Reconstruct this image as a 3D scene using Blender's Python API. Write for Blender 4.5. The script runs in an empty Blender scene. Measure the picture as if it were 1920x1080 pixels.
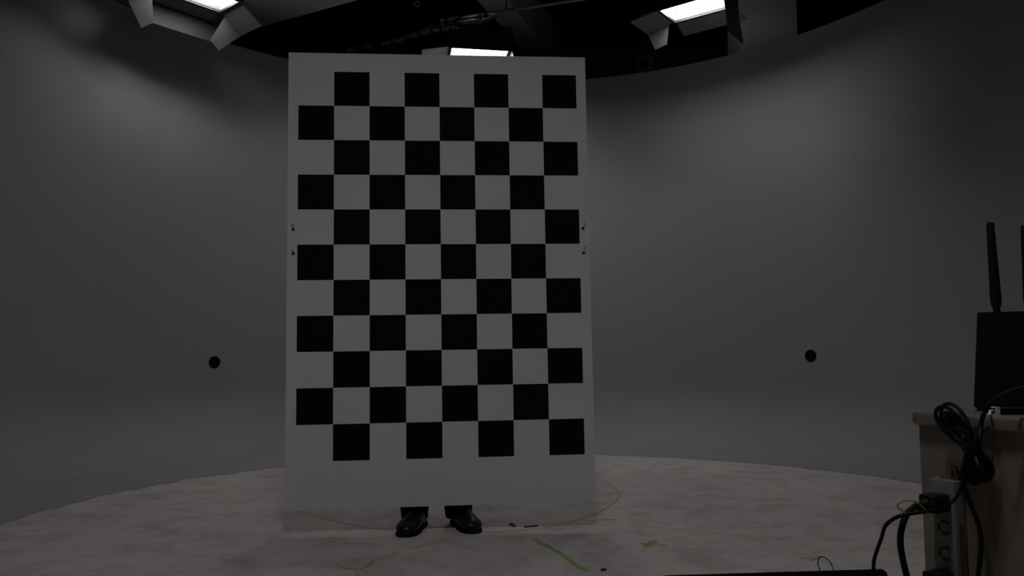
import bpy, bmesh, math, random
from mathutils import Vector, Matrix
random.seed(7)
PI = math.pi
C = bpy.context.scene.collection
SC = bpy.context.scene

# ------------------------------------------------------------------ camera, world, exposure
CAM_H = 0.715; PITCH = math.radians(5.1); FPX = 1490.0
cd = bpy.data.cameras.new('camera'); cam = bpy.data.objects.new('camera', cd); C.objects.link(cam)
cam.location = (0, 0, CAM_H); cam.rotation_euler = (PI/2 + PITCH, 0, 0)
cd.sensor_width = 36.0; cd.lens = 36.0*FPX/1920.0; cd.clip_start = 0.02; cd.clip_end = 60
SC.camera = cam
w = bpy.data.worlds.new('world'); SC.world = w; w.use_nodes = True
w.node_tree.nodes['Background'].inputs[0].default_value = (0.5, 0.52, 0.55, 1)
w.node_tree.nodes['Background'].inputs[1].default_value = 0.0
SC.view_settings.view_transform = 'Standard'; SC.view_settings.look = 'None'
SC.view_settings.exposure = 0.0; SC.view_settings.gamma = 1.0; SC.view_settings.use_curve_mapping = False
LAMP_W = 4.0          # watts of each studio lamp's area light

# ------------------------------------------------------------------ helpers
O = Vector((0, 0, CAM_H))
def ray(px, py):
    a = (px-960)/FPX; b = -(py-540)/FPX
    return Vector((a, math.cos(PITCH)-b*math.sin(PITCH), math.sin(PITCH)+b*math.cos(PITCH)))
def at(px, py, Y): d = ray(px, py); return O + d*(Y/d.y)
def onz(px, py, z=0.0): d = ray(px, py); return O + d*((z-CAM_H)/d.z)
def onplane(px, py, p, n): d = ray(px, py); return O + d*((p-O).dot(n)/d.dot(n))

def mat(name, col, rough=0.6, metal=0.0, spec=0.5, noise=None, bump=None, emit=None):
    m = bpy.data.materials.new(name); m.use_nodes = True
    nt = m.node_tree; b = nt.nodes['Principled BSDF']
    b.inputs['Base Color'].default_value = (*col, 1); b.inputs['Roughness'].default_value = rough
    b.inputs['Metallic'].default_value = metal; b.inputs['Specular IOR Level'].default_value = spec
    if emit:
        b.inputs['Emission Color'].default_value = (*emit[0], 1); b.inputs['Emission Strength'].default_value = emit[1]
    if noise:                         # (scale, amount, second colour)
        tc = nt.nodes.new('ShaderNodeTexCoord'); n = nt.nodes.new('ShaderNodeTexNoise')
        n.inputs['Scale'].default_value = noise[0]; n.inputs['Detail'].default_value = 5
        nt.links.new(tc.outputs['Object'], n.inputs['Vector'])
        r = nt.nodes.new('ShaderNodeValToRGB')
        r.color_ramp.elements[0].position = 0.5-noise[1]; r.color_ramp.elements[1].position = 0.5+noise[1]
        r.color_ramp.elements[0].color = (*noise[2], 1); r.color_ramp.elements[1].color = (*col, 1)
        nt.links.new(n.outputs['Fac'], r.inputs['Fac']); nt.links.new(r.outputs['Color'], b.inputs['Base Color'])
    if bump:
        tc = nt.nodes.new('ShaderNodeTexCoord'); n = nt.nodes.new('ShaderNodeTexNoise')
        n.inputs['Scale'].default_value = bump[0]; n.inputs['Detail'].default_value = 4
        nt.links.new(tc.outputs['Object'], n.inputs['Vector'])
        bp = nt.nodes.new('ShaderNodeBump'); bp.inputs['Strength'].default_value = bump[1]; bp.inputs['Distance'].default_value = 0.01
        nt.links.new(n.outputs['Fac'], bp.inputs['Height']); nt.links.new(bp.outputs['Normal'], b.inputs['Normal'])
    return m

class MB:
    """collects shapes, builds them as one mesh object"""
    def __init__(s): s.bm = bmesh.new()
    def hexa(s, v, mi=0):             # eight corners: bottom ring then top ring
        vs = [s.bm.verts.new(p) for p in v]
        for f in ((3,2,1,0),(4,5,6,7),(0,1,5,4),(1,2,6,5),(2,3,7,6),(3,0,4,7)):
            s.bm.faces.new([vs[i] for i in f]).material_index = mi
        return s
    def box(s, c, d, M=None, mi=0):
        x, y, z = (k/2 for k in d); c = Vector(c)
        v = [Vector(p) for p in ((-x,-y,-z),(x,-y,-z),(x,y,-z),(-x,y,-z),(-x,-y,z),(x,-y,z),(x,y,z),(-x,y,z))]
        return s.hexa([(M @ (c+p)) if M else c+p for p in v], mi)
    def bbox(s, c, d, bev, M=None, seg=3):          # box with rounded edges
        t = bmesh.new(); bmesh.ops.create_cube(t, size=1)
        for v in t.verts: v.co = Vector((v.co.x*d[0], v.co.y*d[1], v.co.z*d[2]))
        bmesh.ops.bevel(t, geom=t.edges[:], offset=bev, segments=seg, profile=0.5, affect='EDGES')
        mp = {}
        for v in t.verts:
            p = v.co + Vector(c); mp[v] = s.bm.verts.new(M @ p if M else p)
        for f in t.faces: s.bm.faces.new([mp[v] for v in f.verts]).smooth = False
        t.free(); return s
    def slab(s, poly, off):           # polygon extruded by a vector
        off = Vector(off); a = [s.bm.verts.new(Vector(p)) for p in poly]; b = [s.bm.verts.new(Vector(p)+off) for p in poly]
        s.bm.faces.new(list(reversed(a))); s.bm.faces.new(b)
        n = len(a)
        for i in range(n): s.bm.faces.new((a[i], a[(i+1)%n], b[(i+1)%n], b[i]))
        return s
    def loft(s, rings, cap=True, smooth=True, closed=True):
        R = [[s.bm.verts.new(Vector(p)) for p in r] for r in rings]; n = len(R[0])
        for i in range(len(R)-1):
            for j in range(n if closed else n-1):
                s.bm.faces.new((R[i][j], R[i][(j+1)%n], R[i+1][(j+1)%n], R[i+1][j])).smooth = smooth
        if cap and closed:
            s.bm.faces.new(list(reversed(R[0]))); s.bm.faces.new(R[-1])
        return s
    def tube(s, pts, r, seg=10, sub=6, cyclic=False, taper=None):
        pts = [Vector(p) for p in pts]
        if sub > 1: pts = catmull(pts, sub, cyclic)
        n = len(pts); up = None; rings = []
        for i, p in enumerate(pts):
            t = (pts[min(i+1, n-1)] - pts[max(i-1, 0)])
            if t.length < 1e-9: t = Vector((0,0,1))
            t.normalize()
            if up is None: up = t.orthogonal().normalized()
            up = (up - t*up.dot(t)); up = up.normalized() if up.length > 1e-6 else t.orthogonal().normalized()
            sd = t.cross(up); rr = r if taper is None else r*taper(i/(n-1))
            rings.append([p + (up*math.cos(2*PI*k/seg)+sd*math.sin(2*PI*k/seg))*rr for k in range(seg)])
        return s.loft(rings)
    def cyl(s, a, b, r, seg=20, r2=None):
        a = Vector(a); b = Vector(b); t = (b-a).normalized(); u = t.orthogonal().normalized(); v = t.cross(u)
        ring = lambda p, q: [p + (u*math.cos(2*PI*k/seg)+v*math.sin(2*PI*k/seg))*q for k in range(seg)]
        return s.loft([ring(a, r), ring(b, r if r2 is None else r2)])
    def ball(s, c, r, sc=(1,1,1), seg=16, M=None):
        c = Vector(c); rings = []
        for i in range(1, seg//2):
            th = PI*i/(seg//2)
            ring = [Vector((math.sin(th)*math.cos(2*PI*k/seg)*r*sc[0], math.sin(th)*math.sin(2*PI*k/seg)*r*sc[1], -math.cos(th)*r*sc[2])) for k in range(seg)]
            rings.append([c+(M @ p if M else p) for p in ring])
        return s.loft(rings)
    def build(s, name, m, parent=None, smooth=False, sharp=True):
        bmesh.ops.recalc_face_normals(s.bm, faces=s.bm.faces[:])
        me = bpy.data.meshes.new(name)
        if smooth:
            for f in s.bm.faces: f.smooth = True
        s.bm.to_mesh(me); s.bm.free()
        for k in (m if isinstance(m, (list, tuple)) else [m]): me.materials.append(k)
        if sharp:
            try: me.set_sharp_from_angle(angle=math.radians(40))
            except Exception: pass
        o = bpy.data.objects.new(name, me); C.objects.link(o)
        if parent: o.parent = parent
        return o

def catmull(p, sub, cyclic=False):
    n = len(p); out = []
    for i in range(n if cyclic else n-1):
        g = (lambda k: p[k % n]) if cyclic else (lambda k: p[max(0, min(n-1, k))])
        a, b, c, d = g(i-1), g(i), g(i+1), g(i+2)
        for j in range(sub):
            t = j/sub
            out.append(0.5*((2*b)+(c-a)*t+(2*a-5*b+4*c-d)*t*t+(3*b-a-3*c+d)*t**3))
    out.append(p[0] if cyclic else p[-1])
    return out
def thing(name, label, cat, loc=(0,0,0), rz=0, group=None):
    o = bpy.data.objects.new(name, None); C.objects.link(o); o.empty_display_size = 0.05
    o.location = loc; o.rotation_euler = (0, 0, rz); o['label'] = label; o['category'] = cat
    if group: o['group'] = group
    return o
def tag(o, label, cat, group=None, kind=None):
    o['label'] = label; o['category'] = cat
    if group: o['group'] = group
    if kind: o['kind'] = kind
    return o
def struct(o, label=None, cat=None):
    o['kind'] = 'structure'
    if label: o['label'] = label; o['category'] = cat
    return o

# ------------------------------------------------------------------ materials
M_cyc = mat('cyclorama_paint', (0.345, 0.345, 0.35), 0.75, spec=0.15, noise=(1.3, 0.35, (0.33, 0.33, 0.335)))
M_black = mat('black_room_paint', (0.018, 0.018, 0.018), 0.9, spec=0.1)
M_wallb = mat('dark_grey_wall', (0.16, 0.16, 0.155), 0.9, spec=0.1)
M_beige = mat('beige_concrete', (0.82, 0.78, 0.74), 0.85, spec=0.1, noise=(3, 0.3, (0.76, 0.72, 0.69)))
M_beam = mat('grey_steel_beam', (0.45, 0.45, 0.45), 0.7, spec=0.2)
M_board = mat('white_board', (0.70, 0.71, 0.72), 0.6, spec=0.2, noise=(2.5, 0.3, (0.67, 0.68, 0.69)))
M_check = mat('matt_black_print', (0.008, 0.008, 0.0085), 0.85, spec=0.05)
M_blk = mat('black_plastic', (0.008, 0.008, 0.009), 0.5, spec=0.15)
M_cord = mat('black_cord', (0.006, 0.006, 0.007), 0.55, spec=0.12)
M_steel = mat('bright_steel', (0.75, 0.75, 0.75), 0.25, 1.0)
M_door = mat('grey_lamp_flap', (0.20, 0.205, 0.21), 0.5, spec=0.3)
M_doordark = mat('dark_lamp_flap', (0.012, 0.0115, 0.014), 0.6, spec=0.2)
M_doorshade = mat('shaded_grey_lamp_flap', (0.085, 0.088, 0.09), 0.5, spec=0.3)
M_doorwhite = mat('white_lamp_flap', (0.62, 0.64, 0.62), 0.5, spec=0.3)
M_hous = mat('black_lamp_housing', (0.03, 0.03, 0.032), 0.5, spec=0.3)
M_refl = mat('lamp_reflector', (0.65, 0.66, 0.66), 0.3, 0.6)
M_tube = mat('lit_tube', (1, 1, 1), 0.5, emit=((0.99, 1.0, 1.0), 7.0))
M_pipe = mat('dull_pipe', (0.30, 0.30, 0.31), 0.4, 0.6)
M_dpipe = mat('dark_pipe', (0.09, 0.09, 0.095), 0.5, 0.2)
M_foil = mat('dull_foil', (0.35, 0.35, 0.35), 0.35, 0.7)
M_desk = mat('desk_laminate', (0.17, 0.143, 0.116), 0.6, spec=0.3, noise=(6, 0.3, (0.16, 0.135, 0.11)))
M_desktop = mat('desktop_laminate', (0.135, 0.117, 0.105), 0.28, spec=0.6)
M_cap = mat('olive_plastic_cap', (0.11, 0.098, 0.055), 0.35, spec=0.5)
M_strip = mat('ivory_plastic', (0.145, 0.143, 0.13), 0.5, spec=0.3)
M_slot = mat('dark_slot', (0.01, 0.01, 0.01), 0.8)
M_yel = mat('yellow_sticker', (0.13, 0.11, 0.012), 0.6)
M_wire = mat('yellow_green_wire', (0.26, 0.27, 0.05), 0.5)
M_white = mat('white_plastic', (0.6, 0.6, 0.6), 0.5)
M_green = mat('worn_green_paint', (0.25, 0.43, 0.11), 0.8, spec=0.1, noise=(30, 0.3, (0.34, 0.41, 0.21)))
M_gthin = mat('faded_green_paint', (0.32, 0.42, 0.17), 0.85, spec=0.1, noise=(14, 0.2, (0.46, 0.45, 0.36)))
M_skin = mat('skin', (0.42, 0.26, 0.19), 0.55)
M_hair = mat('black_hair', (0.012, 0.01, 0.009), 0.5)
M_trou = mat('black_trouser_cloth', (0.010, 0.010, 0.011), 0.85, spec=0.1, bump=(40, 0.2))
M_shirt = mat('dark_shirt_cloth', (0.022, 0.023, 0.028), 0.9, spec=0.1, bump=(30, 0.2))
M_shoe = mat('black_leather', (0.008, 0.008, 0.009), 0.36, spec=0.3, bump=(25, 0.15))
M_sole = mat('black_rubber', (0.006, 0.006, 0.006), 0.85, spec=0.1)

def floor_material():
    m = bpy.data.materials.new('scuffed_stage_floor'); m.use_nodes = True
    nt = m.node_tree; b = nt.nodes['Principled BSDF']; b.inputs['Roughness'].default_value = 0.8; b.inputs['Specular IOR Level'].default_value = 0.15
    tc = nt.nodes.new('ShaderNodeTexCoord')
    def noise(scale, det, rough=0.6, dist=0.0):
        n = nt.nodes.new('ShaderNodeTexNoise'); n.inputs['Scale'].default_value = scale; n.inputs['Detail'].default_value = det
        n.inputs['Roughness'].default_value = rough; n.inputs['Distortion'].default_value = dist
        nt.links.new(tc.outputs['Object'], n.inputs['Vector']); return n.outputs['Fac']
    def ramp(f, p0, c0, p1, c1):
        r = nt.nodes.new('ShaderNodeValToRGB'); e = r.color_ramp.elements
        e[0].position = p0; e[0].color = (*c0, 1); e[1].position = p1; e[1].color = (*c1, 1)
        nt.links.new(f, r.inputs['Fac']); return r.outputs['Color']
    def mix(a, bb, fac, mode='MIX'):
        x = nt.nodes.new('ShaderNodeMix'); x.data_type = 'RGBA'; x.blend_type = mode
        if isinstance(fac, float): x.inputs[0].default_value = fac
        else: nt.links.new(fac, x.inputs[0])
        nt.links.new(a, x.inputs[6]); nt.links.new(bb, x.inputs[7]); return x.outputs[2]
    base = ramp(noise(1.6, 6), 0.35, (0.57, 0.515, 0.495), 0.65, (0.63, 0.595, 0.565))
    dirt = ramp(noise(5.0, 8, 0.62, 0.15), 0.34, (0.80, 0.765, 0.755), 0.52, (1, 1, 1))
    fine = ramp(noise(14, 6, 0.6), 0.36, (0.90, 0.88, 0.88), 0.5, (1, 1, 1))
    c = mix(mix(base, dirt, 1.0, 'MULTIPLY'), fine, 1.0, 'MULTIPLY')
    nt.links.new(c, b.inputs['Base Color']); return m
M_floor = floor_material()

# ------------------------------------------------------------------ the setting
CW = Vector((-0.10, 4.16, 0)); RW = 3.115; RIM = 3.3; COVE = 0.5     # cyclorama
CF = Vector((0.176, 3.685, 0)); RF = 2.385                           # scuffed round stage
CEIL = 4.4
struct(MB().box((0.2, 3.0, -0.05), (11.4, 12.4, 0.1)).build('floor', M_floor))
struct(MB().box((0.2, 3.0, CEIL+0.05), (11.4, 12.4, 0.1)).build('ceiling', M_black))
struct(MB().box((-5.45, 3.0, 2.2), (0.1, 12.4, 4.4)).build('wall_left', M_black))
struct(MB().box((5.85, 3.0, 2.2), (0.1, 12.4, 4.4)).build('wall_right', M_black))
struct(MB().box((0.2, 9.15, 2.2), (11.4, 0.1, 4.4)).build('wall_back', M_wallb))
struct(MB().box((0.2, -3.15, 2.2), (11.4, 0.1, 4.4)).build('wall_front', M_black))
# the white curved wall: foot ring, cove, upright wall, thickness behind
def cyclorama():
    mb = MB(); rings = []
    a0, a1, N = math.radians(-54), math.radians(234), 160
    prof = []
    for i in range(N+1):
        a = a0 + (a1-a0)*i/N; u = Vector((math.cos(a), math.sin(a), 0))
        # where this direction leaves the stage disc
        dv = CW - CF; bq = dv.dot(u); cq = dv.dot(dv) - RF*RF
        rin = -bq + math.sqrt(max(0, bq*bq-cq)) + 0.010*math.sin(a*23)+0.008*math.sin(a*61)+0.006*math.sin(a*140)
        rin = min(rin, RW-COVE-0.02)
        row = [CW+u*rin+Vector((0,0,0.0015)), CW+u*(RW-COVE)+Vector((0,0,0.002))]
        for k in range(1, 13):
            t = (PI/2)*k/12
            row.append(CW+u*(RW-COVE+COVE*math.sin(t))+Vector((0,0,0.002+COVE*(1-math.cos(t)))))
        for k in range(1, 9): row.append(CW+u*RW+Vector((0,0,COVE+0.002+(RIM-COVE-0.002)*k/8)))
        row += [CW+u*(RW+0.06)+Vector((0,0,RIM)), CW+u*(RW+0.06)+Vector((0,0,0))]
        rings.append(row)
    mb.loft(rings, cap=False, closed=False)
    return mb.build('wall_cyclorama', M_cyc)
struct(cyclorama())
# overhead structure
lb = [onz(720, -14, 3.8), onz(420, 70, 3.8)]
d = (lb[1]-lb[0]).normalized(); a = lb[0]-d*2.2; b = lb[1]+d*1.6; nn = Vector((-d.y, d.x, 0)); nn = nn if nn.y < 0 else -nn
mb = MB(); mb.hexa([a, b, b+nn*0.9, a+nn*0.9] + [p+Vector((0,0,CEIL-3.8)) for p in (a, b, b+nn*0.9, a+nn*0.9)])
struct(mb.build('beam_left', M_beige), 'wide beige ceiling beam at top left behind the lamp', 'beam')
a = Vector((-0.50, 6.55, 4.0)); e = Vector((0.26, 8.62, 4.0)); t = Vector((0.29, 0.03, 0))
mb = MB(); mb.hexa([a, a+t, e+t, e] + [p+Vector((0,0,0.4)) for p in (a, a+t, e+t, e)])
struct(mb.build('beam_middle', M_beam), 'grey ceiling beam running back above the board', 'beam')
mb = MB(); mb.box((2.215, 6.83, 2.2), (0.49, 0.4, 4.4))
struct(mb.build('pillar', M_beige), 'beige pillar standing behind the curved wall at right', 'pillar')

# ------------------------------------------------------------------ studio lamps
OW, OD = 0.466, 0.265          # opening, long x short
def leaf(mb, hinge, out, down, w0, w1, L, ang, t=0.003):
    """flap from a hinge centre: along 'out' tilted down by ang; widths w0 -> w1"""
    o = Vector(out); ax = Vector((0,0,1)).cross(o)
    dr = o*math.cos(ang) - Vector((0,0,1))*math.sin(ang); n = o*math.sin(ang)+Vector((0,0,1))*math.cos(ang)
    h = Vector(hinge); q = [h-ax*w0/2, h+ax*w0/2, h+dr*L+ax*w1/2, h+dr*L-ax*w1/2]
    mb.slab(q, n*t); return q, dr, n, ax
def studio_lamp(label, loc, outward, angs, tilt=0.0, top=CEIL, fold=None, lens=(0.18, 0.22, 0.22, 0.22), leafang=1.15, leaves='lr', power=1.0, uplight=1.0, leafw=0.13, doors=None, group='studio lamps hung in a ring'):
    """opening looks down; +Y of the lamp points to the curved wall. angs: outer, inner, left, right flap"""
    rz = math.atan2(outward[1], outward[0]) - PI/2
    t = thing('studio_lamp', label, 'lamp', loc, rz, group); t.rotation_euler = (tilt, 0, rz)
    hw, hd = OW/2, OD/2
    # housing shell: a tray upside down
    h = MB(); th = 0.006; H = 0.13
    for s in (-1, 1):
        h.box((s*(hw+0.02+th/2), 0, H/2), (th, OD+0.04+2*th, H)); h.box((0, s*(hd+0.02+th/2), H/2), (OW+0.04, th, H))
    h.box((0, 0, H+th/2), (OW+0.04+2*th, OD+0.04+2*th, th)); h.box((0, 0, H+0.035), (OW*0.7, OD*0.5, 0.055))
    h.build('housing', M_hous, t)
    f = MB()
    for s in (-1, 1):
        f.box((s*(hw+0.012), 0, 0.0), (0.024, OD+0.05, 0.012)); f.box((0, s*(hd+0.012), 0.0), (OW, 0.024, 0.012))
    f.build('front_frame', M_hous, t)
    r = MB(); zt = H-0.012
    lo = [Vector((sx*hw, sy*hd, 0.01)) for sx, sy in ((-1,-1),(1,-1),(1,1),(-1,1))]
    hi = [Vector((sx*hw*0.92, sy*hd*0.55, zt)) for sx, sy in ((-1,-1),(1,-1),(1,1),(-1,1))]
    for k in range(4):
        r.slab([lo[k], lo[(k+1)%4], hi[(k+1)%4], hi[k]], (0, 0, 0.002))
    r.slab(hi, (0, 0, 0.002)); r.build('reflector', M_refl, t)
    for k in range(4):
        y = (k-1.5)*0.052
        tb = MB(); tb.tube([(-hw*0.88, y-0.012, 0.062), (hw*0.82, y-0.012, 0.062), (hw*0.88, y, 0.062), (hw*0.82, y+0.012, 0.062), (-hw*0.88, y+0.012, 0.062)], 0.0105, 10, 4)
        tb.build('tube', M_tube, t)
    A = [math.radians(v) for v in angs]
    # outer, inner doors (long), left and right doors (short)
    for j, (nm, hinge, out, w, kind) in enumerate((('o', (0, hd+0.026, -0.004), (0,1,0), OW, 0), ('i', (0, -hd-0.026, -0.004), (0,-1,0), OW+0.04, 0),
                                      ('l', (-hw-0.026, 0, -0.004), (-1,0,0), OD, 1), ('r', (hw+0.026, 0, -0.004), (1,0,0), OD, 1))):
        mb = MB(); L = lens[j]; ang = A[j]
        q, dr, n, ax = leaf(mb, hinge, out, 1, w, w+(0.05 if kind == 0 else 0.03), L, ang)
        dm = doors[j] if doors else M_door; dob = mb.build('barn_door', dm, t)
        if kind == 1 and nm in leaves:                 # folding corner leaf on the wall side
            side = 1 if nm == 'l' else -1
            side = side if (q[1]-q[0]).y*side > 0 else -side
            ee = (q[1], q[2]) if side == 1 else (q[0], q[3])
            axd = ax*side; fd = (axd*math.cos(leafang) - n*math.sin(leafang)); m2 = MB()
            m2.slab([ee[0]+(ee[1]-ee[0])*0.12, ee[1], ee[1]+fd*leafw-dr*0.02, ee[0]+(ee[1]-ee[0])*0.42+fd*leafw], n*0.003)
            m2.build('corner_leaf', dm, dob)
            m3 = MB(); pm = ee[0]+(ee[1]-ee[0])*0.55 - n*0.004
            m3.cyl(pm-dr*0.015, pm+dr*0.015, 0.004, 8); m3.build('hinge', M_steel, dob)
        elif nm == 'o' and fold is not None:
            m2 = MB(); hg = (q[2]+q[3])/2; leaf(m2, hg, out, 1, OW+0.09, OW+0.19, fold[1], ang+math.radians(fold[0]))
            m2.build('folding_leaf', M_doordark, dob)
    y = MB()
    for s in (-1, 1):
        y.box((s*(hw+0.045), 0, 0.13), (0.006, 0.03, 0.22)); y.cyl((s*(hw+0.026), 0, 0.06), (s*(hw+0.06), 0, 0.06), 0.014, 12)
    y.box((0, 0, 0.243), (OW+0.096, 0.03, 0.006)); y.build('yoke', M_hous, t)
    st = MB(); st.cyl((0, 0, 0.246), (0, 0, max(0.3, (top-loc[2])/math.cos(tilt))), 0.014, 14)
    st.box((0, 0, 0.29), (0.05, 0.06, 0.05)); st.build('hanging_stem', M_hous, t)
    ld = bpy.data.lights.new('lamp_light', 'AREA'); ld.shape = 'RECTANGLE'; ld.size = OW*0.88; ld.size_y = OD*0.78
    ld.energy = LAMP_W*power; ld.color = (1.0, 0.99, 1.0)
    lo = bpy.data.objects.new('lamp_light', ld); C.objects.link(lo); lo.parent = t; lo.location = (0, 0, 0.048)
    vl = bpy.data.lights.new('added_uplight', 'AREA'); vl.shape = 'RECTANGLE'; vl.size = OW*0.6; vl.size_y = OD*0.4  # added fill light above the housing, aimed up to brighten beams and pillar
    vl.energy = 0.12*uplight; vl.color = (1.0, 0.97, 0.92)
    vo = bpy.data.objects.new('added_uplight', vl); C.objects.link(vo); vo.parent = t; vo.location = (0, 0, 0.255); vo.rotation_euler = (math.radians(150), 0, 0)
    return t
LZ = 3.3
studio_lamp('lit studio lamp with open grey flaps at upper right', (1.365, 5.67, LZ), (0.60, 0.80), (11, 30, 8, 84), power=1.12, lens=(0.18, 0.22, 0.22, 0.30), leaves='l', uplight=6.5)
studio_lamp('lit studio lamp with folded grey flaps at upper left', (-2.236, 5.47, LZ), (-0.76, 0.65), (10, 30, 40, 38), fold=(93, 0.18), lens=(0.13, 0.2, 0.22, 0.2), power=0.46, uplight=3.5, doors=(M_door, M_door, M_doorshade, M_doorshade), leafw=0.20)
studio_lamp('lit studio lamp just above the top edge of the checkerboard', (-0.28, 6.45, LZ-0.044), (-0.15, 0.99), (8, 27, 12, 72), top=3.58, power=1.9, leaves='', uplight=0.4, doors=(M_doorwhite, M_doordark, M_doorwhite, M_door))
for x, y in ((-2.2, 1.7), (-0.1, 0.75), (2.0, 1.7)):
    u = (Vector((x, y, 0))-CW).normalized()
    studio_lamp('studio lamp above the open front of the curved set', (x, y, LZ), u, (12, 20, 62 if x < -1 else 30, 62 if x > 1 else 30), power=4.3, uplight=0.1)

# overhead pipes and fittings
pa, pb = Vector((-0.616, 6.566, 3.6)), Vector((0.516, 6.181, 3.6)); pd = (pb-pa).normalized()
t = thing('lighting_pipe', 'grey horizontal pipe carrying the middle lamp', 'pipe', pa)
MB().cyl((0,0,0), pd*3.2, 0.014, 16).build('pipe', M_pipe, t)
MB().cyl(pd*0.01+Vector((0,0,-0.034)), pd*0.45+Vector((0,0,-0.034)), 0.008, 10).build('pipe', M_pipe, t)
for k in (0.6, 2.4):
    MB().cyl(pd*k, pd*k+Vector((0,0,CEIL-3.6)), 0.006, 8).build('drop_rod', M_dpipe, t)
for k in (0.06, 0.42):
    MB().box(pd*k+Vector((0,0,-0.017)), (0.03, 0.03, 0.055)).build('clamp', M_hous, t)
p0 = at(560, 98, 7.6)
tag(MB().cyl((p0.x, 7.75, 0), (p0.x+0.01, 7.75, CEIL), 0.034, 20).build('upright_pipe', M_dpipe), 'dark upright pipe behind the left edge of the board', 'pipe')
for k, (a1, a2) in enumerate((((500, 40), (640, 115)), ((486, 46), (610, 113)))):
    a, b = onz(*a1, 3.85), onz(*a2, 3.85); d = (b-a).normalized()
    r = thing('ceiling_rail', ('upper' if k == 0 else 'lower')+' of two thin dark rails under the ceiling left of the board', 'rail', a, 0, None)
    MB().cyl(-d*1.0, b-a+d*0.4, 0.013, 12).build('rail', M_dpipe, r)
    MB().cyl(d*0.1, d*0.1+Vector((0,0,CEIL-3.85)), 0.005, 8).build('drop_rod', M_dpipe, r)
# flexible foil duct
a, b = onz(735, 78, 3.95), onz(858, 48, 3.95); pts = catmull([a+Vector((-0.5,0.25,0)), a, (a+b)/2+Vector((0.03,0,0.03)), b, b+Vector((0.35,-0.1,0.08)), b+Vector((0.75,-0.15,0.42))], 24)
mb = MB(); mb.tube(pts, 0.05, 18, 1, taper=lambda s: 1+0.14*math.sin(s*420)+0.1*math.sin(s*37))
tag(mb.build('flexible_duct', M_foil), 'crumpled grey foil duct under the black ceiling above the board', 'duct')
# eye ring
rc = at(782, 8, 6.3); t = thing('hanging_ring', 'small grey metal ring hanging under the ceiling', 'ring', rc)
mb = MB(); mb.tube([(0.021*math.cos(2*PI*k/16), 0, 0.021*math.sin(2*PI*k/16)) for k in range(16)], 0.0055, 8, 2, cyclic=True); mb.build('ring', M_pipe, t)
MB().cyl((0,0,0.02), (0,0,CEIL-rc.z), 0.006, 8).build('rod', M_dpipe, t)
# small speaker on a bracket
sp = at(1209, 119, 7.6); t = thing('wall_speaker', 'small dark square speaker above the rim of the curved wall', 'speaker', sp, math.radians(-8)); t.rotation_euler = (math.radians(12), 0, math.radians(-8))
MB().bbox((0, 0.07, 0), (0.15, 0.14, 0.16), 0.008).build('cabinet', M_wallb, t)
MB().cyl((0,0.001,-0.005), (0,-0.006,-0.005), 0.055, 24, 0.048).build('cone', M_slot, t)
MB().cyl((0, 0.08, 0.07), (0, 0.25, CEIL-sp.z+0.06), 0.01, 10).build('bracket', M_dpipe, t)
# lamp cables
def cord(name, label, pts, r, m=None, seg=8, sub=8, cat='cable'):
    o = MB().tube(pts, r, seg, sub).build(name, m or M_cord); tag(o, label, cat); return o
L0 = Vector((-0.28, 6.45, LZ))
cord('lamp_cable', 'black cable arching from the middle lamp up to its pipe', [at(952, 106, 6.5), at(962, 85, 6.52), at(962, 68, 6.5), at(950, 54, 6.46), at(925, 47, 6.44), at(890, 46, 6.44), at(862, 50, 6.46), at(850, 42, 6.48), at(866, 30, 6.47), at(880, 10, 6.45), at(875, -40, 6.45)], 0.009)
cord('loose_cable', 'loose black cable looped over the pipe above the middle lamp', [at(845, -6, 6.4), at(848, 6, 6.4), at(862, 10, 6.4), at(874, 4, 6.4), at(872, 22, 6.41), at(862, 33, 6.42), at(846, 50, 6.43), at(838, 62, 6.45), at(836, 90, 6.47)], 0.007)
cord('lamp_cable', 'black cable drooping down to the upper right lamp', [at(1150, -40, 5.75), at(1153, 0, 5.75), at(1160, 8, 5.75), at(1168, 20, 5.72), at(1184, 26, 5.7), at(1215, 18, 5.69), at(1260, -5, 5.68)], 0.009)

# ------------------------------------------------------------------ round markers on the curved wall
for px, py, side in ((402, 679, 'left'), (1520, 667, 'right')):
    dv = ray(px, py); o2 = Vector((O.x-CW.x, O.y-CW.y)); d2 = Vector((dv.x, dv.y))
    A_, B_, C_ = d2.dot(d2), 2*o2.dot(d2), o2.dot(o2)-RW*RW
    s = (-B_+math.sqrt(B_*B_-4*A_*C_))/(2*A_); p = O+dv*s; n = (CW-p); n.z = 0; n.normalize()
    tag(MB().cyl(p-n*0.002, p+n*0.004, 0.047, 40).build('wall_marker', M_check), 'round black marker on the curved wall '+side+' of the board', 'marker', 'round wall markers')

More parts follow.
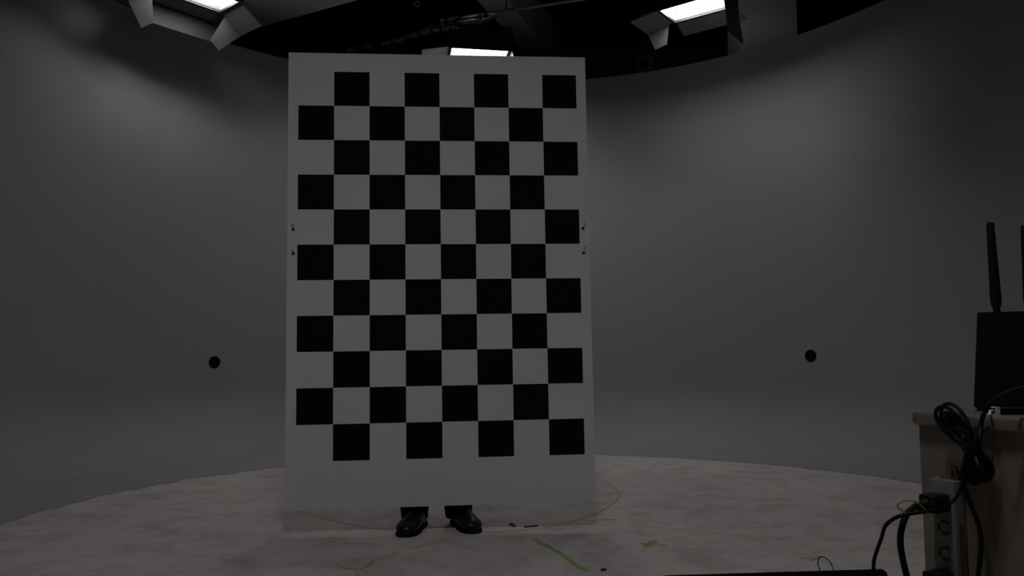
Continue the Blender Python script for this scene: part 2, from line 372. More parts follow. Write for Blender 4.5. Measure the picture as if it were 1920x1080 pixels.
# ------------------------------------------------------------------ checkerboard
BM = Matrix(((0.99617, -0.08597, -0.01606, -0.3029), (0.08596, 0.9963, -0.00174, 3.362), (0.01615, 0.00035, 0.99987, 1.1278), (0, 0, 0, 1)))
bd = thing('checkerboard', 'tall white board with black checker squares held upright', 'board'); bd.matrix_world = BM
XS = [-0.643]+[-0.6+0.15*k for k in range(9)]+[0.643]; SEAM = 0.105; TH = 0.03
def panel(z0, z1, nm):
    zs = sorted(set([z0, z1]+[z for z in [0.825-0.15*k for k in range(12)] if z0 < z < z1]))
    mb = MB(); bm = mb.bm; V = {(i, j): bm.verts.new((x, 0, z)) for i, x in enumerate(XS) for j, z in enumerate(zs)}
    for i in range(len(XS)-1):
        for j in range(len(zs)-1):
            f = bm.faces.new((V[i, j], V[i+1, j], V[i+1, j+1], V[i, j+1]))
            zc = (zs[j]+zs[j+1])/2; row = math.floor((0.825-zc)/0.15)
            if 0 <= row <= 10 and 1 <= i <= 8 and ((i-1) % 2 == (1 if row % 2 == 0 else 0)): f.material_index = 1
    per = [(i, 0) for i in range(len(XS))]+[(len(XS)-1, j) for j in range(1, len(zs))]+[(i, len(zs)-1) for i in range(len(XS)-2, -1, -1)]+[(0, j) for j in range(len(zs)-2, 0, -1)]
    back = [bm.verts.new((XS[i], TH, zs[j])) for i, j in per]
    for k in range(len(per)):
        k2 = (k+1) % len(per); bm.faces.new((V[per[k2]], V[per[k]], back[k], back[k2]))
    bm.faces.new(back)
    return mb.build(nm, [M_board, M_check], bd)
panel(SEAM, 0.907, 'upper_panel'); panel(-1.02, SEAM, 'lower_panel')
for x, z, x2, z2 in ((-0.6208, 0.1574, -0.6174, 0.1403), (-0.62, 0.0515, -0.6166, 0.0375), (0.6219, 0.1601, 0.6156, 0.1425), (0.6216, 0.0537, 0.6153, 0.0351)):
    mb = MB(); mb.ball((x, -0.001, z), 0.0062, (1, 0.8, 1), 12); mb.build('bolt', M_steel, bd)
    mb = MB(); mb.cyl((x2, 0, z2), (x2, -0.004, z2), 0.006, 12); mb.build('nut', M_slot, bd)
GRIP = {}
for s in (-1, 1):
    x = 0.62*s; mb = MB()
    mb.tube([(x, TH, 0.157), (x, TH+0.05, 0.157), (x, TH+0.055, 0.15), (x, TH+0.055, 0.058), (x, TH+0.05, 0.051), (x, TH, 0.051)], 0.008, 12, 3)
    mb.build('grab_handle', M_blk, bd); GRIP[s] = BM @ Vector((x, TH+0.055, 0.104))

# ------------------------------------------------------------------ person behind the board
PX, PY = -0.325, 3.60
per = thing('person', 'person in black trousers and black leather shoes standing behind the checkerboard', 'person', (PX, PY, 0))
pinv = Matrix.Translation((-PX, -PY, 0))
def PL(v): return pinv @ Vector(v)
AN = {-1: PL((-0.418, 3.475, 0.09)), 1: PL((-0.232, 3.505, 0.09))}
def ering(c, rx, ry, n=20, tx=0, rot=0):
    return [Vector(c)+Vector((rx*math.cos(2*PI*k/n)*math.cos(rot)-ry*math.sin(2*PI*k/n)*math.sin(rot), rx*math.cos(2*PI*k/n)*math.sin(rot)+ry*math.sin(2*PI*k/n)*math.cos(rot), 0)) for k in range(n)]
def limb(pts, rad, n=14):        # smooth tapered limb through points
    P = catmull([Vector(p) for p in pts], 8); Rr = catmull([Vector((r, 0, 0)) for r in rad], 8)
    mb_rings = []; up = None
    for i, p in enumerate(P):
        tt = (P[min(i+1, len(P)-1)]-P[max(i-1, 0)]).normalized()
        if up is None: up = tt.orthogonal().normalized()
        up = (up-tt*up.dot(tt)).normalized(); sd = tt.cross(up)
        mb_rings.append([p+(up*math.cos(2*PI*k/n)+sd*math.sin(2*PI*k/n))*Rr[i].x for k in range(n)])
    return mb_rings
def skinned(name, joints, edges, root, m, parent, extra=None, sub=2):
    """one continuous surface grown over a skeleton"""
    me = bpy.data.meshes.new(name); keys = list(joints)
    me.from_pydata([joints[k][0] for k in keys], [(keys.index(a), keys.index(b)) for a, b in edges], [])
    o = bpy.data.objects.new(name, me); C.objects.link(o); me.materials.append(m)
    md = o.modifiers.new('skin', 'SKIN'); md.use_smooth_shade = True; md.branch_smoothing = 0.3
    for i, k in enumerate(keys):
        r = joints[k][1]; r = r if isinstance(r, tuple) else (r, r)
        me.skin_vertices[0].data[i].radius = r; me.skin_vertices[0].data[i].use_root = (k == root)
    ss = o.modifiers.new('sub', 'SUBSURF'); ss.levels = sub; ss.render_levels = sub
    dg = bpy.context.evaluated_depsgraph_get(); dg.update()
    nm = bpy.data.meshes.new_from_object(o.evaluated_get(dg)); o.modifiers.clear()
    bm = bmesh.new(); bm.from_mesh(nm)
    if extra: x = MB(); x.bm.free(); x.bm = bm; extra(x)
    for f in bm.faces: f.smooth = True
    bm.to_mesh(nm); bm.free(); o.data = nm
    if not nm.materials: nm.materials.append(m)
    if parent: o.parent = parent
    return o
SH = {-1: Vector((-0.185, 0.01, 1.40)), 1: Vector((0.185, 0.01, 1.40))}
EL = {-1: Vector((-0.43, 0.06, 1.16)), 1: Vector((0.43, 0.09, 1.17))}
WR = {}
for s in (-1, 1): g = PL(GRIP[s]); WR[s] = g+Vector((-s*0.035, 0.085, -0.01))
J = {'pelvis': (Vector((0, 0, 0.93)), (0.14, 0.10)), 'waist': (Vector((0, 0.005, 1.10)), (0.125, 0.095)), 'chest': (Vector((0, 0.015, 1.30)), (0.15, 0.105)),
     'neck0': (Vector((0, 0.015, 1.43)), (0.07, 0.06)), 'neck': (Vector((0, 0.005, 1.50)), 0.052), 'skull0': (Vector((0, -0.015, 1.575)), (0.066, 0.078)), 'skull': (Vector((0, -0.008, 1.66)), (0.075, 0.09))}
ED = [('pelvis','waist'), ('waist','chest'), ('chest','neck0'), ('neck0','neck'), ('neck','skull0'), ('skull0','skull')]
for s, n in ((-1, 'a'), (1, 'b')):
    an = AN[s]
    J['sh'+n] = (SH[s], 0.058); J['el'+n] = (EL[s], 0.042); J['fa'+n] = (EL[s].lerp(WR[s], 0.35), 0.042); J['wr'+n] = (WR[s], 0.027)
    J['hip'+n] = (Vector((s*0.088, 0, 0.87)), 0.085); J['kn'+n] = (Vector((s*0.092, -0.055, 0.49)), 0.055); J['ca'+n] = (Vector((s*0.093, -0.06, 0.36)), 0.053); J['an'+n] = (an, 0.036)
    ED += [('chest','sh'+n), ('sh'+n,'el'+n), ('el'+n,'fa'+n), ('fa'+n,'wr'+n), ('pelvis','hip'+n), ('hip'+n,'kn'+n), ('kn'+n,'ca'+n), ('ca'+n,'an'+n)]
def extras(x):
    # face: brow, nose, mouth, eyes, ears
    x.loft([[Vector((a*0.010*w, -0.098-dd, z)) if i else Vector((a*0.010*w, -0.085, z)) for i, a in enumerate((0, -1, 0.0, 1))] for z, w, dd in ((1.632, 0.6, -0.008), (1.61, 0.8, 0.004), (1.588, 1.3, 0.016), (1.578, 1.5, 0.008))])
    for s in (-1, 1):
        x.ball((s*0.031, -0.078, 1.632), 0.012, (1.2, 0.6, 0.8), 12); x.ball((s*0.079, 0.0, 1.612), 0.03, (0.25, 0.55, 1), 12)
    x.ball((0, -0.088, 1.552), 0.02, (1.2, 0.4, 0.35), 12)
    for s in (-1, 1):                                   # hands closed on the handles
        g = PL(GRIP[s]); wr = WR[s]; kn = g+Vector((s*0.012, 0.034, 0.0))
        rings = []
        for q in range(6):
            c = wr.lerp(kn, q/5); hz = 0.026+0.016*q/5; hx = 0.020-0.006*q/5
            ax = (kn-wr).normalized(); side = ax.cross(Vector((0,0,1))).normalized()
            rings.append([c+side*hx*math.cos(2*PI*k/14)+Vector((0,0,1))*hz*math.sin(2*PI*k/14) for k in range(14)])
        x.loft(rings)
        for k, (dz, ln) in enumerate(((0.021, 3.5), (0.003, 3.9), (-0.015, 3.7), (-0.032, 3.2))):
            c = g+Vector((0, 0, dz)); pts = []
            for q in range(8):
                th = PI*0.5 - s*(-0.25) * 0 + (ln*q/7)*(-s) ; rr = 0.0185+0.012*max(0, 1-q/2.5)
                pts.append(c+Vector((rr*math.cos(th), rr*math.sin(th), -0.002*q*0.3)))
            x.tube(pts, 0.0085, 10, 4, taper=lambda u: 1.05-0.28*u)
        tp = [wr.lerp(kn, 0.35)+Vector((-s*0.015, 0, 0.02)), g+Vector((-s*0.034, 0.022, 0.026)), g+Vector((-s*0.03, -0.004, 0.034)), g+Vector((-s*0.012, -0.021, 0.034))]
        x.tube(tp, 0.0092, 10, 5, taper=lambda u: 1.1-0.3*u)
body = skinned('body', J, ED, 'pelvis', M_skin, per, extras)
# hair cap
mb = MB(); rings = []
for i in range(9):
    th = PI*0.62*(1-i/8)+0.04
    ring = []
    for k in range(24):
        ph = 2*PI*k/24; tq = min(th, 1.05) if math.sin(ph) < -0.35 else min(th, 1.5) if math.sin(ph) < 0.1 else th
        ring.append(Vector((0.086*math.sin(tq)*math.cos(ph), 0.004+0.104*math.sin(tq)*math.sin(ph), 1.648+0.098*math.cos(tq)+0.004*math.sin(k*3.1+i))))
    rings.append(ring)
mb.loft(rings).build('hair', M_hair, per, smooth=True, sharp=False)
# shirt
mb = MB()
mb.loft([ering((0, 0.0, 0.88), 0.175, 0.125, 28), ering((0, 0.0, 0.98), 0.172, 0.122, 28), ering((0, 0.005, 1.12), 0.165, 0.118, 28), ering((0, 0.012, 1.27), 0.185, 0.125, 28), ering((0, 0.015, 1.38), 0.195, 0.115, 28), ering((0, 0.015, 1.435), 0.15, 0.095, 28), ering((0, 0.012, 1.47), 0.075, 0.07, 28), ering((0, 0.01, 1.49), 0.064, 0.064, 28)])
for s in (-1, 1): mb.loft(limb([SH[s]+Vector((-s*0.06, 0, 0.0)), SH[s], SH[s].lerp(EL[s], 0.5), EL[s], EL[s].lerp(WR[s], 0.5), EL[s].lerp(WR[s], 0.88)], [0.07, 0.075, 0.066, 0.057, 0.05, 0.042]))
mb.build('shirt', M_shirt, per, smooth=True, sharp=False)
# trousers: seat and two legs ending in hems over the shoes
mb = MB()
mb.loft([ering((0, 0, 1.0), 0.165, 0.115, 28), ering((0, 0, 0.92), 0.175, 0.122, 28), ering((0, 0.004, 0.84), 0.178, 0.122, 28), ering((0, 0.004, 0.79), 0.165, 0.105, 28)])
for s in (-1, 1):
    an = AN[s]; c0 = Vector((s*0.09, 0, 0))
    rs = []
    for z, c, rx, ry in ((0.86, c0, 0.098, 0.108), (0.74, c0+Vector((0, -0.015, 0)), 0.094, 0.1), (0.6, Vector((s*0.091, -0.04, 0)), 0.082, 0.086), (0.48, Vector((s*0.092, -0.058, 0)), 0.073, 0.076),
                         (0.34, Vector((s*0.093, -0.06, 0)), 0.069, 0.075), (0.2, Vector((an.x, an.y+0.03, 0)), 0.062, 0.07), (0.11, Vector((an.x, an.y+0.012, 0)), 0.058, 0.068), (0.075, Vector((an.x, an.y+0.006, 0)), 0.060, 0.070), (0.05, Vector((an.x, an.y+0.01, 0)), 0.056, 0.068), (0.034, Vector((an.x, an.y+0.018, 0)), 0.054, 0.066)):
        c = Vector((c.x, c.y, z)); rs.append([p+Vector((0.002*math.sin(7*k+z*40), 0.002*math.cos(5*k+z*60), 0)) for k, p in enumerate(ering(c, rx, ry, 24))])
    mb.loft(rs)
mb.build('trousers', M_trou, per, smooth=True, sharp=False)
# shoes
def shoe(toe, heel):
    toe = PL(toe); heel = PL(heel); ax = (toe-heel); Ln = ax.length; ax.normalize(); sd = Vector((-ax.y, ax.x, 0)).normalized(); Z = Vector((0,0,1))
    prof = [(0.0, 0.020, 0.045), (0.03, 0.030, 0.075), (0.12, 0.036, 0.088), (0.26, 0.037, 0.092), (0.36, 0.037, 0.088), (0.46, 0.039, 0.080), (0.56, 0.043, 0.071), (0.68, 0.046, 0.063), (0.80, 0.045, 0.057), (0.89, 0.040, 0.052), (0.95, 0.031, 0.045), (0.985, 0.020, 0.037), (1.0, 0.009, 0.028)]
    rs = []; so = []
    for t_, hw, ht in prof:
        c = heel+ax*Ln*t_; ring = []
        for k in range(24):
            a_ = 2*PI*k/24; cx, sz = math.cos(a_), math.sin(a_)
            x = (abs(cx)**(0.75 if sz > 0 else 0.32))*math.copysign(1, cx)*hw*(1 if sz < 0 else (1-0.2*sz*sz)); z = 0.016+(ht-0.016)*(0.45+0.55*sz)
            ring.append(c+sd*x+Z*max(0.012, z))
        rs.append(ring)
        so.append([c+sd*(hw+0.001), c+sd*(hw+0.001)+Z*0.014, c-sd*(hw+0.001)+Z*0.014, c-sd*(hw+0.001)])
    u = MB().loft(rs).build('shoe', M_shoe, per, smooth=True, sharp=False)
    MB().loft(so, smooth=False).build('sole', M_sole, u)
    lc = MB()
    for k in range(4):
        t_ = 0.44+0.05*k; c = heel+ax*Ln*t_; ht = 0.083-0.010*k
        lc.tube([c-sd*0.026+Z*(ht-0.016), c-sd*0.012+Z*(ht+0.001), c+sd*0.012+Z*(ht+0.001), c+sd*0.026+Z*(ht-0.016)], 0.0028, 6, 4)
    lc.build('laces', M_cord, u)
shoe((-0.437, 3.268, 0), (-0.394, 3.535, 0))
shoe((-0.152, 3.335, 0), (-0.246, 3.575, 0))

# ------------------------------------------------------------------ desk at the right
TZ = onz(1712, 768, 0).z
U = Vector((0.405, -0.914, 0)).normalized(); N = Vector((-U.y*-1, 0, 0)); N = Vector((-0.914, -0.405, 0)).normalized()
D0 = at(1708, 769, 1.30); TZ = D0.z
FR = Matrix(((U.x, -N.x, 0, D0.x), (U.y, -N.y, 0, D0.y), (0, 0, 1, 0), (0, 0, 0, 1)))   # local x: towards the viewer along the side, y: into the desk
dk = thing('desk', 'beige desk with a rounded top edge at the right', 'desk', (D0.x, D0.y, 0)); 
def DL(a, c, z): return U*a - N*c + Vector((0,0,z))          # offsets from the desk's corner
DM = Matrix(((U.x, -N.x, 0, 0), (U.y, -N.y, 0, 0), (0, 0, 1, 0), (0, 0, 0, 1)))
TT = 0.026; LEN = 0.95; DEP = 0.62
mb = MB()
prof = [(0.0, -TT+0.007), (0.0, -0.0075), (0.0006, -0.0045), (0.0022, -0.0022), (0.0045, -0.0006), (0.0075, 0.0), (DEP, 0.0), (DEP, -TT), (0.012, -TT), (0.004, -TT+0.003)]
mb.loft([[DL(a, c, TZ+z) for c, z in prof] for a in (0.011, LEN)], smooth=False); mb.build('desktop', M_desktop, dk)
mb = MB()
rr = lambda a, g: [DL(a, c+g*(0.002 if c < 0.05 else -0.002), TZ+z*(1-0.12*g)-0.0015*g) for c, z in prof]
mb.loft([rr(0.011, 0), rr(0.004, 0.2), rr(0.0, 1.2)], smooth=False); mb.build('corner_cap', M_cap, dk)
mb = MB(); mb.box((LEN/2, 0.022, (TZ-TT)/2), (LEN-0.008, 0.02, TZ-TT), DM); mb.build('side_panel', M_desk, dk)
mb = MB(); mb.box((0.035, DEP/2+0.02, (TZ-TT)/2+0.05), (0.018, DEP-0.05, TZ-TT-0.1), DM); mb.build('back_panel', M_desk, dk)
mb = MB(); mb.box((LEN/2+0.012, DEP-0.03, (TZ-TT)/2), (LEN-0.03, 0.02, TZ-TT), DM); mb.build('side_panel', M_desk, dk)
PP = Vector((D0.x, D0.y, 0)) - N*0.012                         # the side panel's outer face
def onside(px, py, off=0.0): return onplane(px, py, PP+N*off, N)

# power strip screwed to the side panel
STH = 0.024
c1, c2 = onside(1741, 897, STH), onside(1788, 903, STH)
a1 = (c1-PP).dot(U); a2 = (c2-PP).dot(U); zt = (c1.z+c2.z)/2; SW = a2-a1
sm = Matrix(((U.x, N.x, 0, 0), (U.y, N.y, 0, 0), (0, 0, 1, 0), (0, 0, 0, 1)))       # local x: along the side, y: out from the panel
so = PP+U*((a1+a2)/2); so.z = zt
ps = thing('power_strip', 'ivory power strip fixed upright on the side of the desk', 'power strip', so)
mb = MB(); mb.bbox((0, STH/2, -0.15), (SW, STH, 0.30), 0.002, sm, 2); mb.build('body', M_strip, ps)
mb = MB(); mb.box((SW/2+0.0004, STH*0.55, -0.13), (0.0008, STH*0.45, 0.13), sm); mb.build('sticker', M_yel, ps)
mb = MB(); mb.slab([sm @ Vector(v) for v in ((-0.002, 0.001, 0), (0.014, 0.001, 0), (0.011, 0.001, 0.018), (0.003, 0.001, 0.020))], N*0.003); ht = mb.build('hanging_tab', M_strip, ps)
mb = MB(); mb.box((0.005, 0.0045, 0.009), (0.003, 0.001, 0.011), sm); mb.build('slot', M_slot, ht)
mb = MB(); mb.cyl(sm @ Vector((-SW*0.22, STH*0.6, 0)), sm @ Vector((-SW*0.22, STH*0.6, 0.004)), 0.004, 12); mb.build('screw', M_steel, ps)
def zat(px, py): return onside(px, py, STH).z - zt
zo = [zat(1763, 944), zat(1770, 989), zat(1776, 1038), zat(1781, 1086)]
pit = zo[2]-zo[1]
for k, z in enumerate((zo[1]-pit, zo[1], zo[2], zo[2]+pit)):
    mb = MB(); ow = SW*0.70; oh = abs(pit)*0.66
    for sx in (-1, 1): mb.box((sx*ow/2, STH+0.0002, z), (0.0012, 0.0008, oh), sm)
    for sz in (-1, 1): mb.box((0, STH+0.0002, z+sz*oh/2), (ow, 0.0008, 0.0012), sm)
    ou = mb.build('outlet', M_strip, ps); tag_ = None
    if k in (1, 2):
        s1 = MB(); s1.box((-ow*0.24, STH+0.0004, z), (0.0035, 0.001, oh*0.42), sm); s1.build('slot', M_slot, ou)
        for sg in (1, -1):
            s2 = MB(); pts = [sm @ Vector((ow*0.10+0.0065*math.cos(q), STH+0.0006, z+sg*(oh*0.20+0.004*math.sin(q)))) for q in (0.3, 0.9, 1.57, 2.2, 2.8)]
            s2.tube(pts, 0.0016, 6, 3); s2.build('slot', M_slot, ou)
# plugs
def plug(label, z, flip=1):
    t = thing('plug', label, 'plug', so)
    mb = MB(); mb.bbox((0.002, STH+0.019, z), (SW*0.66, 0.036, 0.027), 0.004, sm); mb.build('plug_body', M_blk, t)
    return t
pz = zo[1]-pit
pl = plug('black plug in the topmost outlet of the power strip', pz)
e0 = so+sm @ Vector((0.002, STH+0.036, pz)); 
thick = [e0, e0+N*0.012+Vector((0,0,-0.004)), at(1718, 949, e0.y-0.02), at(1702, 962, e0.y-0.025), at(1692, 985, e0.y-0.03), at(1688, 1012, e0.y-0.03), at(1691, 1040, e0.y-0.03), at(1700, 1080, e0.y-0.03), at(1712, 1125, e0.y-0.03)]
q = thick[-1]; thick += [Vector((q.x+0.012, q.y, q.z*0.55)), Vector((q.x+0.0, q.y+0.03, 0.05)), Vector((q.x-0.06, q.y+0.10, 0.006)), Vector((q.x-0.16, q.y+0.16, 0.006))]
MB().tube([thick[0], thick[1], thick[2]], 0.0075, 10, 5, taper=lambda u: 1.2-0.5*u).build('strain_relief', M_blk, pl)
pl.children[-1].parent = pl
for ch in pl.children:
    if ch.name.startswith('strain'): ch.location = -so
mb = MB(); mb.tube([p-so for p in thick], 0.0046, 10, 6); mb.build('cord', M_cord, pl)
pb2 = plug('black plug at the bottom of the power strip', zo[2]+pit)
# earth wire of the plug
ew = [e0+Vector((0.0, -0.02, -0.016)), at(1722, 944, 1.16), at(1711, 939, 1.15), at(1695, 939, 1.15), at(1684, 945, 1.15), at(1683, 950, 1.15), at(1691, 957, 1.15), at(1697, 961, 1.15)]
cord('earth_wire', 'thin yellow green wire looping from the black plug', ew, 0.0011, M_wire, 6, 6, 'wire')

# cables over the edge of the desk
mb = MB(); tie = (1821, 838); pts = []
def loopv(l, wdt, dirx, diry, off, tw, n=14):
    out = []
    for q in range(n):
        s = 2*PI*q/n; al = l*(1-math.cos(s))/2; ac = wdt*math.sin(s)*(0.55+0.45*al/l)
        x = tie[0]+dirx*al-diry*ac; y = tie[1]+diry*al+dirx*ac
        out.append(onside(x, y, off+tw*math.sin(s)))
    return out
random.seed(4)
for k in range(10):
    an = math.atan2(-0.80, -0.60)+random.uniform(-0.12, 0.10); l = 98-6.5*k+random.uniform(-3, 3)
    pts += loopv(l, 24+random.uniform(-4, 4)-1.3*k, math.cos(an), math.sin(an), 0.027+0.0028*(k % 5), 0.004)
    an = math.atan2(0.94, 0.33)+random.uniform(-0.22, 0.22); l = 73-3.4*k+random.uniform(-5, 5)
    pts += loopv(l, 23+random.uniform(-5, 5)-1.1*k, math.cos(an), math.sin(an), 0.018+0.0028*(k % 5), 0.004)
co = mb.tube(pts, 0.0029, 8, 3)
t = thing('coiled_cable', 'black cable coiled in a figure eight over the desk edge', 'cable', onside(*tie, 0))
ob = co.build('coil', M_cord, t); ob.location = -t.location
mb = MB(); ta, tb = onside(1811, 825, 0.026), onside(1831, 851, 0.026); mb.tube([ta, (ta+tb)/2, tb], 0.012, 12, 4, taper=lambda u: 0.75+0.35*math.sin(PI*u)); ob = mb.build('cable_tie', M_blk, t); ob.location = -t.location
S = onside
cord('router_cable', 'black cable running from behind the router down past the power strip',
     [at(1960, 727, 1.13), at(1920, 728, 1.13), at(1893, 735, 1.13), at(1862, 751, 1.135), at(1850, 768, 1.14), S(1842, 783, 0.034), S(1839, 802, 0.034), S(1834, 825, 0.046), S(1822, 843, 0.048), S(1811, 860, 0.044), S(1806, 880, 0.034), S(1806, 903, 0.03), S(1812, 928, 0.026), S(1824, 955, 0.022), S(1835, 985, 0.018), S(1840, 1015, 0.015), S(1838, 1045, 0.013), S(1833, 1085, 0.012), S(1826, 1120, 0.012), S(1822, 1180, 0.012), S(1818, 1240, 0.014), S(1816, 1300, 0.016)], 0.0033)
lap_y = 1.10
cord('laptop_cable', 'thin black cable curving from the desk down to the laptop',
     [S(1832, 800, 0.03), S(1829, 825, 0.055), S(1815, 850, 0.056), S(1808, 872, 0.05), S(1806, 900, 0.05), S(1797, 926, 0.055), S(1781, 944, 0.075), S(1752, 956, 0.085), at(1722, 961, 1.09), at(1692, 966, 1.08), at(1672, 975, 1.09), at(1659, 988, 1.10), at(1653, 1008, 1.11), at(1645, 1030, 1.12), at(1639, 1050, 1.125), at(1638, 1072, 1.125), at(1640, 1100, 1.125)], 0.0026)

# router standing on the desk
RB = onz(1836, 771, TZ); ry = RB.y
rv = Vector((RB.x, RB.y, 0)).normalized(); rx = Vector((rv.y, -rv.x, 0))
t = thing('router', 'black upright router with antennas on the desk', 'router', (RB.x, ry, TZ), math.atan2(rx.y, rx.x))
def rw(px, py): p = onplane(px, py, RB, rv); return (p-RB).dot(rx), p.z-TZ
xl0, _ = rw(1826, 763); xl1, zt1 = rw(1832, 585); WD = 0.20
prof = [(xl0+0.008, 0.0), (xl0, 0.008), (xl1, zt1-0.002), (xl1+0.002, zt1), (xl0+WD-0.006, zt1), (xl0+WD-0.004, zt1-0.002), (xl0+WD, 0.008), (xl0+WD-0.008, 0)]
mb = MB(); mb.loft([[Vector((x, yy+z*0.05, z)) for x, z in prof] for yy in (0.003, 0.045)], smooth=False); mb.build('casing', M_blk, t)
mb = MB(); mb.loft([[Vector((x+(0.003 if x < 0.05 else -0.003), yy+z*0.05, z*0.985+0.001)) for x, z in prof] for yy in (0.0, 0.003)], smooth=False); mb.build('front_panel', M_blk, t)
def antenna(b0, b1, tp):
    (x0, z0), (x1, z1), (x2, z2) = rw(*b0), rw(*b1), rw(*tp); yy = 0.035
    mb = MB(); mb.cyl((x0, yy, z0-0.012), (x1, yy, z1), 0.0052, 14); j = mb.build('joint', M_blk, t)
    mb = MB(); A_ = Vector((x1, yy, z1)); B_ = Vector((x2, yy, z2)); dd = (B_-A_).normalized(); sx = Vector((0,1,0)).cross(dd)
    rs = []
    for q, w_, th_ in ((0, 0.0062, 0.005), (0.05, 0.0078, 0.005), (0.12, 0.0082, 0.0045), (0.6, 0.0068, 0.0038), (0.97, 0.0058, 0.003), (1.0, 0.0048, 0.0024)):
        c = A_.lerp(B_, q); rs.append([c+sx*w_*math.cos(2*PI*k/12)+Vector((0,1,0))*th_*math.sin(2*PI*k/12) for k in range(12)])
    mb.loft(rs); mb.build('antenna', M_blk, t)
antenna((1872, 588), (1869, 574), (1857, 411))
antenna((1935, 588), (1933, 574), (1923, 417))
# small adapter lying in front of the router
hb = onz(1868, 778, TZ); t = thing('adapter_box', 'small dark adapter with a white end lying before the router', 'adapter', (hb.x, hb.y, TZ))
mb = MB(); mb.bbox((0.056, 0.012, 0.0052), (0.105, 0.024, 0.0104), 0.001); mb.build('casing', M_blk, t)
mb = MB()
mb.box((0.003, 0.0012, 0.0052), (0.006, 0.0026, 0.0115)); mb.box((0.003, 0.0228, 0.0052), (0.006, 0.0026, 0.0115)); mb.box((0.003, 0.012, 0.0105), (0.006, 0.024, 0.0016)); mb.box((0.003, 0.012, 0.0005), (0.006, 0.024, 0.001))
mb.build('white_end', M_white, t)
cord('white_cable', 'short white cable plugged into the adapter before the router', [hb+Vector((0.004, 0.010, 0.006)), hb+Vector((-0.006, 0.006, 0.005)), at(1856, 776.5, hb.y-0.02), S(1846, 780.5, 0.018), S(1838, 784.5, 0.022), S(1834, 789, 0.019)], 0.0017, M_white, 8, 6)

# ------------------------------------------------------------------ laptop in the foreground
pr, pl_ = at(1662, 1066.5, 1.10), at(1238, 1079, 1.10)
e = (pr-pl_); WL = e.length; ex = e.normalized(); ey = Vector((0, 0.28, 0.96)); ey = (ey-ex*ey.dot(ex)).normalized(); ez = ex.cross(ey)
org = pl_-ey*0.215
lt = thing('laptop', 'black laptop lid in the foreground at the bottom edge', 'laptop', org)
def rrect(w_, h_, r_, n=6):
    o_ = []
    for cx, cy, a0 in ((w_-r_, h_-r_, 0), (r_, h_-r_, PI/2), (r_, r_, PI), (w_-r_, r_, 1.5*PI)):
        for k in range(n+1): a_ = a0+PI/2*k/n; o_.append((cx+r_*math.cos(a_), cy+r_*math.sin(a_)))
    return o_
mb = MB(); mb.slab([ex*x+ey*y for x, y in rrect(WL, 0.215, 0.008)], ez*-0.007); mb.build('lid', M_blk, lt)
mb = MB(); mb.slab([ex*(x+0.008)+ey*(y+0.012)+ez*0.0002 for x, y in rrect(WL-0.016, 0.19, 0.002)], ez*0.0006); mb.build('screen', M_slot, lt)
fx = Vector((ex.x, ex.y, 0)).normalized(); fy = Vector((fx.y, -fx.x, 0))
zb = org.z
mb = MB(); mb.slab([fx*x+fy*y+Vector((0,0,-0.018)) for x, y in rrect(WL, 0.215, 0.008)], Vector((0,0,0.015))); mb.build('base', M_blk, lt)
mb = MB()
for r_ in range(5):
    for c_ in range(13): mb.box(fx*(0.02+c_*(WL-0.04)/12.0)+fy*(0.03+0.019*r_)+Vector((0,0,-0.0022)), (0.014, 0.014, 0.0015))
mb.build('keyboard', M_slot, lt)
sh = org+fx*WL/2+fy*0.107; shz = zb-0.018
st = thing('low_stool', 'low black stool under the laptop', 'stool', (sh.x, sh.y, 0), math.atan2(fx.y, fx.x))
MB().bbox((0, 0, shz-0.0125), (0.40, 0.26, 0.025), 0.004).build('seat', M_blk, st)
for sx in (-1, 1):
    for sy in (-1, 1): MB().cyl((sx*0.17, sy*0.10, 0), (sx*0.16, sy*0.09, shz-0.025), 0.012, 12).build('leg', M_blk, st)
wl = [at(1539, 1085, 1.13), at(1537, 1069, 1.13), at(1533.5, 1056, 1.13), at(1535.5, 1047, 1.13), at(1541, 1044, 1.13), at(1549, 1047, 1.13), at(1556, 1053, 1.13), at(1560, 1061, 1.13), at(1562, 1069, 1.13), at(1562, 1085, 1.13)]
cord('thin_wire', 'thin dark wire loop rising behind the laptop lid', wl, 0.0007, M_cord, 6, 6, 'wire')

# ------------------------------------------------------------------ green marks and scraps on the floor
def strip(px_pts, wd, z=0.0007):
    """flat painted stroke along floor points given by where the photo shows them; wd in metres"""
    P = [onz(*p) for p in px_pts]; P = catmull(P, 6) if len(P) > 2 else P
    mb = MB(); ring = []
    for i, p in enumerate(P):
        t_ = (P[min(i+1, len(P)-1)]-P[max(i-1, 0)]).normalized(); s_ = Vector((-t_.y, t_.x, 0)); ww = wd*(0.5+0.13*math.sin(i*2.3)+0.08*math.sin(i*5.1))
        if i in (0, len(P)-1): ww *= 0.4
        ring.append([p-s_*ww, p+s_*ww, p+s_*ww+Vector((0,0,z)), p-s_*ww+Vector((0,0,z))])
    mb.loft(ring, smooth=False); return mb
def mark(label, strokes, m=M_green):
    mb = MB()
    for pts_, wd in strokes:
        x = strip(pts_, wd); tmp = bpy.data.meshes.new('t'); x.bm.to_mesh(tmp); x.bm.free(); mb.bm.from_mesh(tmp); bpy.data.meshes.remove(tmp)
    tag(mb.build('floor_mark', m), label, 'floor mark', 'green marks on the stage floor')
mark('green check shaped stroke on the floor in front of the shoes', [([(637, 1062), (655, 1067), (676, 1067), (690, 1061), (702, 1050)], 0.017), ([(672, 1072), (666, 1084)], 0.012)])
mark('long slanting green stroke on the floor right of the shoes', [([(1002, 1011), (1030, 1026), (1058, 1042), (1080, 1060), (1105, 1072)], 0.022)])
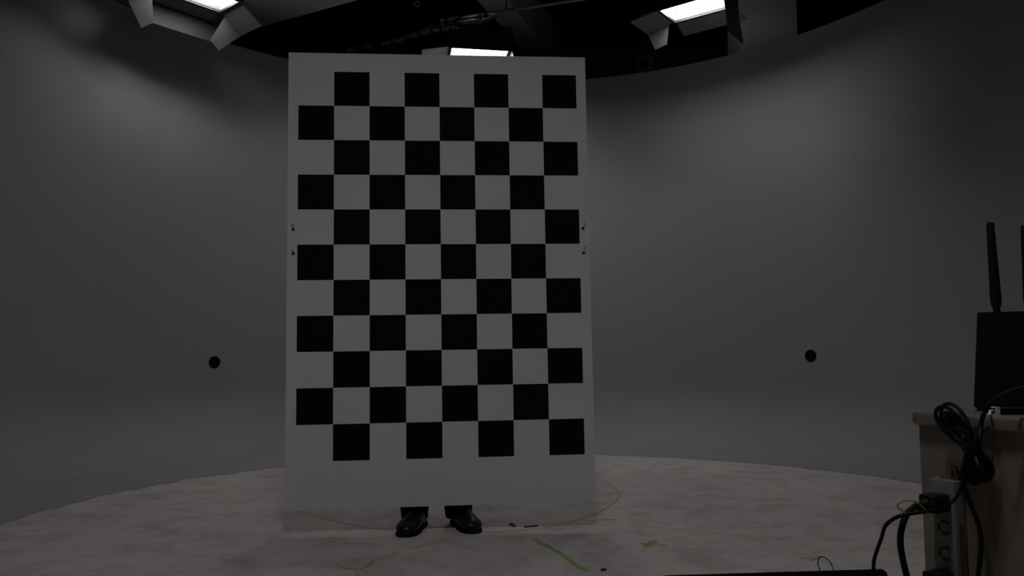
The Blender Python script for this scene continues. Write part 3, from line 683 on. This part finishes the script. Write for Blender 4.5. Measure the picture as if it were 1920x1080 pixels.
mark('green star shaped blot on the floor right of the slanting stroke', [([(1198, 1019), (1222, 1020), (1252, 1023)], 0.012), ([(1210, 1026), (1220, 1019), (1228, 1014)], 0.035)])
mark('thin curved green line sweeping across the floor towards the laptop', [([(1200, 988), (1245, 990), (1290, 995), (1350, 1001), (1400, 1009), (1440, 1019), (1475, 1030)], 0.0055), ([(1482, 1033), (1505, 1040), (1530, 1048), (1555, 1055), (1578, 1067)], 0.0075)], M_gthin)
mark('green arrow head mark on the floor behind the laptop', [([(1500, 1045), (1515, 1048), (1527, 1049), (1540, 1043)], 0.018), ([(1522, 1052), (1528, 1046)], 0.02)])
mark('large faded green circle painted on the floor around the board', [([(560, 958), (592, 968), (640, 980), (690, 989), (745, 995)], 0.011), ([(905, 998), (960, 996), (1010, 991), (1060, 981), (1105, 968), (1140, 951), (1160, 932), (1154, 916), (1135, 907), (1105, 904)], 0.013)], M_gthin)
mark('short faded green dash on the floor at the right shoe', [([(903, 945), (913, 951), (925, 959)], 0.025)], M_gthin)
mark('small faded green patch on the floor right of the black scraps', [([(1124, 976), (1142, 974), (1156, 975)], 0.035)], M_gthin)
mark('faded green dashes on the floor left of the shoes', [([(716, 1045), (732, 1039), (747, 1034)], 0.013), ([(768, 1029), (800, 1020), (842, 1012)], 0.013)], M_gthin)
def scrap(name, label, poly, h, m):
    tag(MB().slab([onz(*p) for p in poly], (0, 0, h)).build(name, m), label, 'scrap', 'scraps on the stage floor')
scrap('tape_scrap', 'small black wedge shaped scrap on the floor', [(953, 983), (961, 981.5), (968, 987.5), (962, 988.5)], 0.004, M_blk)
scrap('tape_scrap', 'thin black strip lying on the floor right of the wedge scrap', [(981, 987.6), (1008, 985.2), (1009, 987.2), (984, 989.4)], 0.003, M_blk)
scrap('tape_scrap', 'tiny dark fleck on the floor at the end of the slanting stroke', [(1126, 1069), (1136, 1067), (1137, 1070), (1128, 1071)], 0.004, M_blk)
scrap('paper_scrap', 'tiny pale fleck on the floor at lower left', [(393, 1067.5), (398, 1066.5), (400, 1068.5), (395, 1069.5)], 0.003, M_white)
